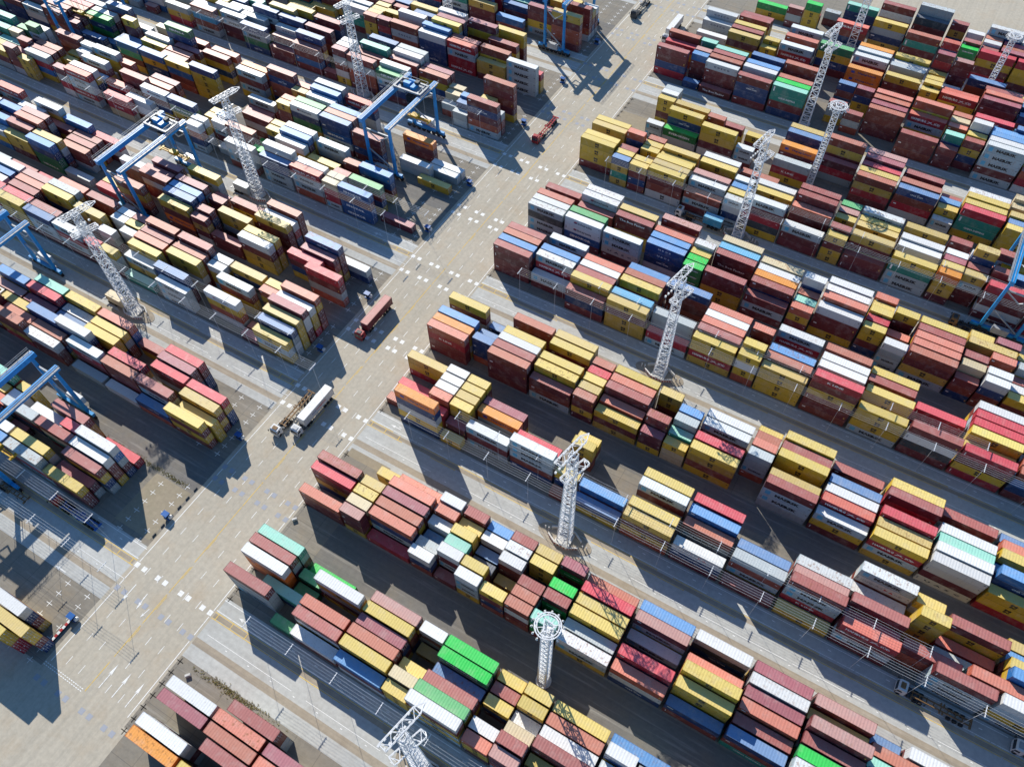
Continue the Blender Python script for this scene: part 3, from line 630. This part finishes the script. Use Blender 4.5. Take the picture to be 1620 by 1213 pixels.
# ------------------------------------------------------------------ lattice light masts
def lattice(b, cx, cy, z0, z1, w0, w1, n, t=.12, tb=.07):
    def c(k, z):
        q = w0+(w1-w0)*(z-z0)/(z1-z0); sx, sy = ((-1, -1), (1, -1), (1, 1), (-1, 1))[k % 4]
        return (cx+sx*q/2, cy+sy*q/2, z)
    for k in range(4): b.beam(c(k, z0), c(k, z1), t*1.3, t*.8)
    for i in range(n):
        a = z0+(z1-z0)*i/n; d = z0+(z1-z0)*(i+1)/n
        for k in range(4):
            if i % 2: b.beam(c(k, a), c(k+1, d), tb)
            else: b.beam(c(k+1, a), c(k, d), tb)
            b.beam(c(k, d), c(k+1, d), tb)
def truss_wing(b, cx, cy, z, ux, uy, L, w, pointed):
    """flat triangular lattice arm carrying floodlights"""
    px, py = -uy, ux; n = 6
    def P(s, q, dz=0): return (cx+ux*s+px*q, cy+uy*s+py*q, z+dz)
    for dz in (0, .7):
        for q in (-w/2, w/2):
            b.beam(P(-L*.42, q, dz), P(L*.42, q, dz), .14)
        e = L*.62 if pointed else L*.46
        b.beam(P(L*.42, -w/2, dz), P(e, 0, dz*.5), .13); b.beam(P(L*.42, w/2, dz), P(e, 0, dz*.5), .13)
        b.beam(P(-L*.42, -w/2, dz), P(-L*.42, w/2, dz), .14); b.beam(P(L*.42, -w/2, dz), P(L*.42, w/2, dz), .13)
        for i in range(n):
            s0 = -L*.42+L*.84*i/n; s1 = s0+L*.84/n
            b.beam(P(s0, -w/2 if i % 2 else w/2, dz), P(s1, w/2 if i % 2 else -w/2, dz), .09)
    for i in range(n+1):
        s0 = -L*.42+L*.84*i/n
        for q in (-w/2, w/2): b.beam(P(s0, q, 0), P(s0, q, .7), .07)
        if i < n: b.beam(P(s0, -w/2, 0), P(s0+L*.84/n, -w/2, .7), .07); b.beam(P(s0, w/2, 0), P(s0+L*.84/n, w/2, .7), .07)
def light_mast(x, y, h, label, fine=True):
    r = empty('light_mast', (x, y, 0)); tag(r, label, 'light mast', 'white lattice light masts between the container blocks')
    b = MB(); lattice(b, 0, 0, 0.15, h, 2.9, 1.6, 22, .17, .11); b.build('lattice_tower', M_mast, r)
    b = MB(); a = math.radians(78)
    truss_wing(b, -.9, .6, h-.6, math.cos(a), math.sin(a), 9.5, 1.7, True)
    b.build('upper_lamp_frame', M_mast, r)
    b = MB(); truss_wing(b, .9, -.6, h-5.4, math.cos(a-.12), math.sin(a-.12), 8.2, 1.7, False); b.build('lower_lamp_frame', M_mast, r)
    b = MB()
    for hh, LL in ((h-.3, 8.6), (h-5.1, 7.4)):
        for i in range(6):
            s = -LL*.4+LL*.8*i/5; b.box(math.cos(a)*s-1.9, math.sin(a)*s-.25, hh, math.cos(a)*s-1.5, math.sin(a)*s+.25, hh+.5)
    b.build('floodlights', M_whp, r)
    b = MB(); b.box(-1.9, -1.9, 0.02, 1.9, 1.9, .5); b.build('footing', M_conc2, r)
    return r
def octa_barrier(x, y, label):
    r = empty('crash_barrier', (x, y, 0)); tag(r, label, 'barrier', 'octagonal crash barriers round the light masts')
    b = MB(); s = MB(); pts = [(math.cos(q)*4.4, math.sin(q)*2.5) for q in [math.pi/8+k*math.pi/4 for k in range(8)]]
    for k in range(8):
        p0, p1 = pts[k], pts[(k+1) % 8]
        if k in (3, 7): continue
        b.beam((*p0, .6), (*p1, .6), .32, d=1.05)
        if k in (4, 5, 6):
            n = 8
            for i in range(0, n, 2):
                a_ = [p0[q]+(p1[q]-p0[q])*i/n for q in (0, 1)]; e_ = [p0[q]+(p1[q]-p0[q])*(i+1)/n for q in (0, 1)]
                nx, ny = (p1[1]-p0[1]), -(p1[0]-p0[0]); ln = math.hypot(nx, ny); nx /= ln; ny /= ln; o_ = .165
                s.poly([(a_[0]+nx*o_, a_[1]+ny*o_, .2), (e_[0]+nx*o_, e_[1]+ny*o_, .2), (e_[0]+nx*o_, e_[1]+ny*o_, .85), (a_[0]+nx*o_, a_[1]+ny*o_, .85)])
    b.build('barrier_wall', M_conc2, r); s.build('red_stripe', M_redp, r)
def island(x, y):
    b = MB(); pts = [(x+math.cos(q)*7.2*(1 if abs(math.cos(q)) > .3 else 1.05), y+math.sin(q)*2.9, .09) for q in [k*math.pi/14 for k in range(28)]]
    b.poly(pts); n = len(pts)
    for k in range(n): p, q = pts[k], pts[(k+1) % n]; b.poly([(p[0], p[1], .0), (q[0], q[1], .0), q, p])
    o = b.build('traffic_island', M_tan); o['kind'] = 'structure'
    for dx in (-5.4, -4.5, 4.9, 5.9):
        b = MB(); b.cyl((0, 0, .02), (0, 0, 1.25), .14, 8); b.cyl((0, 0, 1.25), (0, 0, 1.4), .2, 8, .1)
        BOL.append(b.build('bollard', M_whp, None)); BOL[-1].location = (x+dx, y+random.uniform(-.3, .3), .09)
BOL = []
ORDW = {0: 'lowest', 1: 'second lowest', 2: 'third lowest', 3: 'fourth lowest', 4: 'topmost'}
mr = [(-31, 13.2, 38), (-30.5, 73.4, 41), (-30.9, 130.2, 39), (-31.6, 191.4, 37), (-31.3, 255.5, 36), (-31, 312, 38)]
ml = [(-175.6, 73.3, 39), (-177.1, 130.7, 38), (-179.0, 192.0, 36), (-178, 249, 38)]
wr = ['cut off by the bottom edge of the view', 'beside the blue topped stack, second from the bottom', 'in the middle lane beside white and maroon stacks', 'beside the yellow stacks above the middle', 'rising in front of green containers, upper right', 'crossing the upper edge, right of the road']
wl_ = ['at left beside a lone parked trailer', 'beside the trailer left of the strong blue stacks', 'above the left cranes, in front of maroon stacks', 'thin and farthest, upper left']
for (x, y, h), s in zip(mr, wr): light_mast(x, y, h, 'tall white lattice mast right of road, '+s)
for (x, y, h), s in zip(ml, wl_): light_mast(x, y, h, 'tall white lattice mast left of road, '+s)
for (x, y, h), s in zip(mr[:4]+ml[:3], ['lowest', 'lower right', 'middle right', 'upper right', 'lower left', 'middle left', 'upper left']):
    island(x, y); octa_barrier(x, y, 'white low crash barrier with red stripes round the %s lattice mast' % s)
for i, o in enumerate(BOL):
    s = ['lowest', 'lower right', 'middle right', 'upper right', 'lower left', 'middle left', 'upper left'][i//4]
    tag(o, 'short white bollard, %s on the island of the %s mast' % (['far left', 'inner left', 'inner right', 'far right'][i % 4], s), 'bollard', 'white bollards on the mast islands')
def round_mast(x, y, h, label, R=2.5):
    r = empty('round_light_mast', (x, y, 0)); tag(r, label, 'light mast', 'masts with a round lamp ring')
    b = MB(); lattice(b, 0, 0, .5, h-1, 1.9, 1.7, 26, .2, .12); b.build('lattice_tower', M_mast, r)
    b = MB(); n = 20
    for zz, rr_ in ((h, R), (h-.9, R*.93), (h, R*.82)):
        for k in range(n):
            a, c = 2*math.pi*k/n, 2*math.pi*(k+1)/n
            b.beam((math.cos(a)*rr_, math.sin(a)*rr_, zz), (math.cos(c)*rr_, math.sin(c)*rr_, zz), .2)
    for k in range(10):
        a = 2*math.pi*k/10; b.beam((0, 0, h-.5), (math.cos(a)*R, math.sin(a)*R, h), .12); b.beam((math.cos(a)*R, math.sin(a)*R, h), (math.cos(a+.3)*R*.93, math.sin(a+.3)*R*.93, h-.9), .09)
    for k in range(3): a = 2*math.pi*k/3+.4; c = a+2*math.pi/3; b.beam((math.cos(a)*1.5, math.sin(a)*1.5, h+.15), (math.cos(c)*1.5, math.sin(c)*1.5, h+.15), .2)
    b.build('lamp_ring', M_mast, r)
    for k in range(14):
        a = 2*math.pi*k/14; b = MB(); b.cyl((math.cos(a)*(R+.35), math.sin(a)*(R+.35), h-.2), (math.cos(a)*(R+.5), math.sin(a)*(R+.5), h-.75), .14, 8, .24)
        b.build('lamp', M_whp, r)
    b = MB(); b.cyl((0, 0, .01), (0, 0, .9), 1.75, 16); b.build('base', M_conc2, r)
round_mast(-18.7, 41.5, 38, 'white mast topped by a round lamp ring, nearest, beside green and white containers')
round_mast(-19.5, 224.5, 32, 'white mast topped by a round lamp ring, upper right between yellow and maroon stacks')
round_mast(20, 300, 26, 'grey mast with a small ring at the far upper right corner', 2.2)

# ------------------------------------------------------------------ overhead wires
def wires(x0, x1, y, z, label, yoff=0):
    r = empty('overhead_line', (0, 0, 0)); tag(r, label, 'power line', 'overhead cable lines along the stacks')
    s = 1 if x1 > x0 else -1; xs = []
    x = x0
    while abs(x-x0) < abs(x1-x0): xs.append(x); x += s*11.7
    for x in xs:
        b = MB(); b.beam((x, y, .01), (x, y, z), .045); b.beam((x, y-1.35, z), (x, y+1.35, z), .14)
        for q in (-1.2, -.6, 0, .6, 1.2): b.box(x-.1, y+q-.06, z+.1, x+.1, y+q+.06, z+.22)
        b.build('pole', M_mast, r)
    b = MB()
    for q in (-1.2, -.6, 0, .6, 1.2):
        for a, c in zip(xs[:-1], xs[1:]): b.beam((a, y+q, z+.2), ((a+c)/2, y+q, z+.02), .032); b.beam(((a+c)/2, y+q, z+.02), (c, y+q, z+.2), .032)
    b.build('cables', M_wire, r)
for i, w in ((1, 'lowest'), (3, 'second'), (5, 'third'), (7, 'fourth')):
    wires(-79+.4, [80, 80, 110, 130][(i-1)//2], FRONT[i]-3.6, 12, 'pale parallel cables on T poles over the lane edge, %s block row right of road' % w)
    if i > 1: wires(-78+10.5, 60, FRONT[i]+2.63, 12.3, 'pale parallel cables on T poles between stack rows, %s block right of road' % w)
for i, w in ((1, 'lowest'), (3, 'second'), (5, 'third'), (7, 'fourth')):
    wires(-109 if i == 3 else -127, -270, FRONT[i]-3.6, 12, 'pale parallel cables on T poles over the lane edge, %s block row left of road' % w)
    if i in (1, 3, 5): wires(-121.5 if i == 3 else -115, -260, 10.5 if i == 1 else FRONT[i]+2.63, 12.3, 'second line of pale cables on T poles, %s left of road' % w)

# ------------------------------------------------------------------ gantry cranes
def gantry(x0, x1, y0, y1, H, ty, label):
    r = empty('gantry_crane', ((x0+x1)/2, (y0+y1)/2, 0)); tag(r, label, 'crane', 'blue rubber tyred gantry cranes')
    ox, oy = (x0+x1)/2, (y0+y1)/2; hx, hy = (x1-x0)/2, (y1-y0)/2
    for sx in (-1, 1):
        for sy in (-1, 1):
            b = MB(); b.beam((sx*hx, sy*hy, 2.2), (sx*hx, sy*hy, H-.6), 1.0, .85, d=.85); b.build('leg', M_blue, r)
        b = MB(); b.beam((sx*hx, -hy-1.4, H), (sx*hx, hy+1.4, H), 1.15, d=1.5); b.build('girder', M_blue, r)
        b = MB(); xo = sx*(hx+.95)
        b.box(xo-.3, -hy-1.3, H+.55, xo+.3, hy+1.3, H+.63)
        for k in range(17):
            yy = -hy-1.2+(2*hy+2.4)*k/16; b.beam((xo+sx*.55, yy, H+.6), (xo+sx*.55, yy, H+1.7), .07); b.beam((xo-sx*.5, yy, H+.6), (sx*hx, yy, H+.5), .1)
        for zz in (1.15, 1.7): b.beam((xo+sx*.55, -hy-1.3, H+zz), (xo+sx*.55, hy+1.3, H+zz), .06)
        b.box(sx*hx-.06, -hy-1.2, H+.75, sx*hx+.06, hy+1.2, H+.86)
        b.build('walkway', M_steel, r)
    for sy in (-1, 1):
        b = MB(); b.beam((-hx-2.6, sy*hy, 1.9), (hx+2.6, sy*hy, 1.9), .9, d=1.1); b.build('sill_beam', M_blue, r)
        b = MB()
        b.beam((-hx, sy*hy, H*.45), (hx, sy*hy, 3.0), .35); b.beam((-hx, sy*hy, H-3.6), (0, sy*hy, H-6.8), .3); b.beam((hx, sy*hy, H-3.6), (0, sy*hy, H-6.8), .3)
        b.beam((-hx, sy*hy, H-3.6), (hx, sy*hy, H-3.6), .4)
        for k in range(7): b.beam((-hx+k*hx/3.2, sy*hy+.7, 3.2), (-hx+k*hx/3.2, sy*hy+.7, 4.3), .07)
        b.beam((-hx, sy*hy+.7, 4.3), (hx, sy*hy+.7, 4.3), .07); b.beam((-hx, sy*hy+.7, 2.6), (hx, sy*hy+.7, 2.6), .5, d=.1)
        b.build('bracing', M_steel, r)
        for k in range(8):
            xx = (-hx-2.2+k*(2*hx+4.4)/7)
            b = MB(); b.cyl((xx, sy*hy-.3, .8), (xx, sy*hy+.3, .8), .78, 14); b.build('wheel', M_black, r)
        for sx in (-1, 1):
            b = MB(); b.box(sx*hx-2.3, sy*hy-.55, .9, sx*hx+2.3, sy*hy-.36, 1.6); b.box(sx*hx-.4, sy*hy-.9, 1.5, sx*hx+.4, sy*hy+.9, 2.3); b.build('bogie', M_dark, r)
    b = MB(); b.box(-2.6, -hy+.6 if False else hy+.55, 2.5, 2.4, hy+2.1, 4.9); b.build('electrical_house', M_whp, r)
    b = MB(); b.box(-2.0, -hy-1.9, 2.5, 2.3, -hy-.55, 4.6); b.build('power_pack', M_steel, r)
    # trolley
    t = oy; yy = ty-oy
    b = MB(); b.box(-hx-.3, yy-2.9, H+.96, hx+.3, yy-2.3, H+1.5); b.box(-hx-.3, yy+2.3, H+.96, hx+.3, yy+2.9, H+1.5)
    b.box(-hx+1, yy-2.3, H+.98, hx-1, yy+2.3, H+1.15)
    for xx in (-hx-.1, hx+.1): b.box(xx-.3, yy-2.9, H+1.0, xx+.3, yy+2.9, H+1.45)
    for k in range(10):
        b.beam((-hx, yy-2.9+k*.64, H+1.5), (-hx, yy-2.9+k*.64, H+2.6), .07); b.beam((hx, yy-2.9+k*.64, H+1.5), (hx, yy-2.9+k*.64, H+2.6), .07)
    b.beam((-hx, yy-2.9, H+2.6), (-hx, yy+2.9, H+2.6), .08); b.beam((hx, yy-2.9, H+2.6), (hx, yy+2.9, H+2.6), .08); b.beam((-hx, yy+2.9, H+2.6), (hx, yy+2.9, H+2.6), .08)
    b.build('trolley', M_steel, r)
    b = MB(); b.box(-2.3, yy-1.1, H+1.2, .2, yy+.3, H+2.8); b.box(.8, yy-1.7, H+1.2, 2.2, yy+1.5, H+2.3); b.cyl((-1.5, yy+1.4, H+2.0), (1.2, yy+1.4, H+2.0), .75, 14); b.build('hoist_machinery', M_blue, r)
    b = MB(); b.cyl((-3.4, yy-.8, H+1.9), (-2.5, yy-.8, H+1.9), .7, 12); b.box(1.2, yy+.4, H+1.9, 2.6, yy+1.9, H+3.0); b.cyl((-3.2, yy+1.5, H+1.8), (-1.8, yy+1.5, H+1.8), .6, 12); b.build('motor', M_dark, r)
    b = MB(); b.box(-.9, yy-2.2, H-3.6, 1.1, yy-.6, H-1.2); b.build('operator_cab', M_glass, r)
    sz = 9.5
    b = MB(); b.box(-6.0, yy-1.1, sz, -5.4, yy+1.1, sz+.5); b.box(5.4, yy-1.1, sz, 6.0, yy+1.1, sz+.5); b.box(-5.9, yy-.5, sz+.1, 5.9, yy-.2, sz+.6); b.box(-5.9, yy+.2, sz+.1, 5.9, yy+.5, sz+.6); b.box(-1.3, yy-1.0, sz+.3, 1.3, yy+1.0, sz+1.3)
    b.build('spreader', M_yelp, r)
    b = MB()
    for sx in (-1, 1):
        for sy in (-1, 1): b.beam((sx*1.2, yy+sy*.9, sz+1.2), (sx*2.0, yy+sy*1.6, H+1.0), .09)
    b.build('hoist_ropes', M_dark, r)
    return r
gantry(-152, -141.8, 160.6, 186.4, 20.5, 181, 'blue gantry crane in the upper middle, yellow spreader over the truck lane')
gantry(-210.5, -201.2, 103.6, 129.5, 20.5, 125.5, 'blue gantry crane at left, trolley at its far end, behind the lattice mast')
gantry(-168, -159.3, 15.4, 40.6, 20.5, 20, 'blue gantry crane at the lower left edge, over white and yellow containers')
gantry(-217, -208.2, 46.8, 72.4, 20.5, 55, 'blue gantry crane cut by the left edge, above the crane at the lower left edge')
gantry(42, 51.5, 190.4, 215.2, 20.5, 208, 'blue gantry crane at the right edge of the view')
gantry(-134.8, -126.6, 251.6, 277, 20.5, 262, 'blue gantry crane at the top beside the road, casting its shadow across it')
gantry(-303, -294.5, 160.6, 186.4, 20.5, 170, 'blue gantry crane cut by the upper left corner')

# ------------------------------------------------------------------ vehicles
def cab(r, paint, roofc=None):
    """cab-over tractor pointing to -Y, front at y=-3.3"""
    b = MB()
    prof = [(-2.35, .55), (-2.45, 1.6), (-2.25, 2.75), (-2.0, 3.05), (-.55, 3.15), (-.35, 2.9), (-.35, .55)]
    n = len(prof); L = [(-1.2, y, z) for y, z in prof]; R = [(1.2, y, z) for y, z in prof]
    b.mesh(L+R, [tuple(range(n)), tuple(range(2*n-1, n-1, -1))]+[(i, n+i, n+(i+1) % n, (i+1) % n) for i in range(n)])
    b.build('cab', paint, r)
    b = MB(); b.poly([(-1.08, -2.475, 1.68), (1.08, -2.475, 1.68), (1.02, -2.29, 2.68), (-1.02, -2.29, 2.68)]); b.build('windscreen', M_glass, r)
    b = MB()
    for sx in (-1, 1): b.poly([(sx*1.21, -2.2, 1.7), (sx*1.21, -1.1, 1.7), (sx*1.21, -1.15, 2.5), (sx*1.21, -2.05, 2.5)][::sx])
    b.build('side_window', M_glass, r)
    b = MB(); b.box(-.7, -1.9, 3.16, .7, -.9, 3.24); b.build('roof_hatch', roofc or paint, r)
    for sx in (-1, 1):
        b = MB(); b.beam((sx*1.2, -2.2, 2.5), (sx*1.65, -2.45, 2.4), .07); b.box(sx*1.65-.09, -2.6, 1.8, sx*1.65+.09, -2.4, 2.5); b.build('mirror', M_dark, r)
    b = MB(); b.box(-.5, -.35, .6, .5, 3.4, .95); b.box(-1.15, .2, .7, -.55, 1.5, 1.3); b.box(.55, .2, .7, 1.15, 1.5, 1.3); b.cyl((0, 2.0, .95), (0, 2.0, 1.12), .6, 14); b.build('tractor_frame', M_dark, r)
    for y in (-1.5, 2.0, 3.1):
        for sx in (-1, 1):
            b = MB(); b.cyl((sx*.75, y, .52), (sx*1.2, y, .52), .5, 14); b.build('wheel', M_black, r)
def trailer(r, paint, y0=.9, L=12.4):
    b = MB()
    for sx in (-.5, .5): b.box(sx-.13, y0, 1.12, sx+.13, y0+L, 1.42)
    for k in range(9): b.box(-.37, y0+.2+k*(L-.5)/8, 1.15, .37, y0+.38+k*(L-.5)/8, 1.36)
    for yy in (y0, y0+L*.48, y0+L*.53, y0+L-.3): b.box(-1.2, yy, 1.18, -.63, yy+.28, 1.5); b.box(.63, yy, 1.18, 1.2, yy+.28, 1.5)
    b.box(-1.2, y0+L-.02, 1.2, 1.2, y0+L+.14, 1.46)
    b.build('chassis_frame', paint, r)
    b = MB(); b.box(-.9, y0+3.2, .2, -.75, y0+3.4, 1.1); b.box(.75, y0+3.2, .2, .9, y0+3.4, 1.1); b.build('landing_gear', M_dark, r)
    for y in (y0+L-4.2, y0+L-2.9, y0+L-1.6):
        for sx in (-1, 1):
            b = MB(); b.cyl((sx*.72, y, .52), (sx*1.2, y, .52), .5, 14); b.build('wheel', M_black, r)
def truck(x, y, ang, paint, chas, label, cat='truck', withcab=True, L=12.4):
    r = empty('truck' if withcab else 'trailer', (x, y, .03), ang)
    if withcab: cab(r, paint, chas)
    trailer(r, chas, .9, L); tag(r, label, cat, None); return r
def loose_box(x, y, ang, code, L, label, logo=None, y0=1.0, z=1.46):
    l = 12.19 if L else 6.06; h = 2.8; cs, cr = PAL[code]
    b = MB(); rb = MB(); db = MB(); cboxes(b, rb, db, 0, -1.22, 0, l, h, (*cs, 1), (*cr, .8 if code == 'w' else 1), 2)
    o = b.build('shipping_container', M_cont, None, True)
    ca, sa = math.cos(ang), math.sin(ang); yy = y0
    o.location = (x+(-sa)*yy, y+ca*yy, z+.03); o.rotation_euler = (0, 0, ang+math.pi/2)
    tag(o, label, 'container')
    q = rb.build('roof', M_cont, o, True); q = db.build('door_end', M_cont, o, True)
    if logo:
        lb = MB()
        for s, x0, x1, z0, z1, c in logo: put(lb, s, x0, x1, z0, z1, -1.22+.025, c, .05)
        lb.build('lettering', M_let, o, True)
truck(-110.9, 62.9, 0, M_whp, M_brown, 'white truck pulling an empty brown container chassis on the road')
truck(-106.2, 65.6, 0, M_whp, M_steel, 'white truck on the road beside the empty brown chassis, loaded')
loose_box(-106.2, 65.6, 0, 'w', True, 'long white container with blue and red lettering, riding on a truck', [('OOCL', 3.1, 4.9, 1.15, 1.75, (.02, .06, .35, 1)), ('LOGISTICS', 5.1, 8.9, 1.15, 1.75, (.6, .02, .03, 1))])
truck(-111.0, 100.1, 0, M_redp, M_dark, 'red truck hauling a maroon container down the road')
loose_box(-111.0, 100.1, 0, 'm', True, 'long maroon container riding on the red truck, in the middle of the road')
truck(-109.8, 201.5, 0, M_redp, M_redp, 'red truck with an empty red flat chassis, near the upper crane')
truck(-95.6, 280.5, 0, M_whp, M_steel, 'truck under a white container on the far road, upper middle')
loose_box(-95.6, 280.5, 0, 'w', True, 'long white container riding on a far truck, upper middle')
truck(50.2, 78.8, -math.pi/2, M_whp, M_brown, 'white truck with an empty brown chassis in the shaded lane, lower right')
truck(74.2, 79, -math.pi/2, M_whp, M_steel, 'white truck at the right edge of the lower right lane')
truck(-50.3, 191.6, -math.pi/2, M_whp, M_brown, 'pale cabbed truck with brown chassis in the shaded upper right lane')
loose_box(-50.3, 191.6, -math.pi/2, 'c', False, 'short blue container riding at the back of a truck, upper right lane', None, 7.0)
truck(36.5, 189.0, -math.pi/2, M_brown, M_dark, 'brown truck in the lane beside the crane at the right edge')
truck(-144.4, 18.0, -math.pi/2, M_redp, M_bluep, 'blue chassis truck parked along the lower left lane', L=12.4)
truck(-113.7, 290, 0, M_dark, M_dark, 'dark truck on the far road at the upper edge')
t = truck(-177.6, 73.0, math.pi/2, M_steel, M_steel, 'grey trailer parked beside the left mast, no tractor', 'trailer', False, 8)
loose_box(-177.6, 73.0, math.pi/2, 't', False, 'short beige container on a parked trailer beside the left mast', None, 1.0)
t = truck(-177.9, 129.3, math.pi/2, M_steel, M_steel, 'grey trailer parked beside the middle left mast, no tractor', 'trailer', False, 8)
loose_box(-177.9, 129.3, math.pi/2, 'g', False, 'short grey container on a parked trailer beside the middle left mast', None, 1.0)
t = truck(-151.5, 24.5 if False else 14.2, math.pi/2, M_brown, M_brown, 'brown and white empty chassis in the lane under the lower left crane', 'trailer', False, 12)
# ------------------------------------------------------------------ small things at the block ends
def reel(x, y, label, col):
    r = empty('cable_reel_stand', (x, y, .02)); tag(r, label, 'cable reel', 'cable reel stands at the block ends')
    b = MB(); b.box(-.9, -.6, 0, .9, .6, .25); b.beam((-.7, 0, .2), (-.7, 0, 1.9), .2); b.beam((.7, 0, .2), (.7, 0, 1.9), .2); b.box(-.9, -.7, 1.85, .9, .7, 2.0); b.build('stand', col, r)
    b = MB(); b.cyl((-.5, 0, 1.2), (.5, 0, 1.2), .7, 16); b.build('drum', M_black, r)
    b = MB(); b.cyl((.85, .2, .9), (1.3, .2, .9), .55, 14); b.build('hub', M_whp, r)
for x, y, s in ((-119.4, -.9, 'lowest left'), (-119.0, 28.9, 'second left'), (-118.8, 55.5, 'third left'), (-118.4, 89.5, 'fourth left'), (-118.6, 112.5, 'fifth left'), (-118.6, 145, 'sixth left'), (-118.7, 207, 'seventh left'), (-118.4, 236, 'eighth left'), (-118.6, 265, 'ninth left'), (-118.5, 170, 'upper middle left')):
    reel(x, y, 'blue and black cable reel stand at the road end of the %s block' % s, M_bluep)
for k in range(6):
    b = MB(); b.box(-.55, -.16, 0, .55, .16, .28); b.box(-.5, -.1, .28, .5, .1, .34); o = b.build('wheel_stop', M_dark); o.location = (-118.4, 23.6+k*2.9, .03); o.rotation_euler.z = math.pi/2
    tag(o, 'black wheel stop beside the lower left pad, number %s counting up the road' % ['one', 'two', 'three', 'four', 'five', 'six'][k], 'wheel stop', 'black wheel stops along the pad')
for k in range(6):
    b = MB(); b.box(-.6, -.2, 0, .6, .2, .35); b.box(-.5, -.12, .35, .5, .12, .42); o = b.build('wheel_stop', M_dark); o.location = (-90.7, 210.5+k*2.2, .03); o.rotation_euler.z = math.pi/2
    tag(o, 'black block on the soil edge, upper right roadside, number %s up the road' % ['one', 'two', 'three', 'four', 'five', 'six'][k], 'wheel stop', 'black blocks on the soil edge')
r = empty('crash_rail', (-119.6, -5.0, .02)); tag(r, 'red and white striped rail beside the lowest left pad', 'barrier')
b = MB(); b.box(-.3, -3.6, 0, .3, 3.6, .55); b.build('rail_body', M_dark, r)
b = MB()
for k in range(5): b.box(-.31, -3.4+k*1.5, .552, .31, -2.65+k*1.5, .60)
b.build('white_stripe', M_whp, r)
b = MB()
for k in range(5): b.box(-.31, -2.65+k*1.5, .552, .31, -1.9+k*1.5 if k < 4 else 3.6, .60)
b.build('red_stripe', M_redp, r)
for x, y, s in ((-87.3, 2.9, 'beside the white container of the corner block'), (-86.6, -8.2, 'in the gap of the corner block'), (-90.9, 44.2, 'on the road edge below the second right block'), (-83.3, -17.5, 'below the orange corner container')):
    b = MB(); b.box(-.6, -.3, 0, .6, .3, .7); b.box(-.5, -.2, .7, .5, .2, .78); o = b.build('concrete_block', M_conc2); o.location = (x, y, .03); o.rotation_euler.z = .9
    tag(o, 'small white and dark block '+s, 'block')
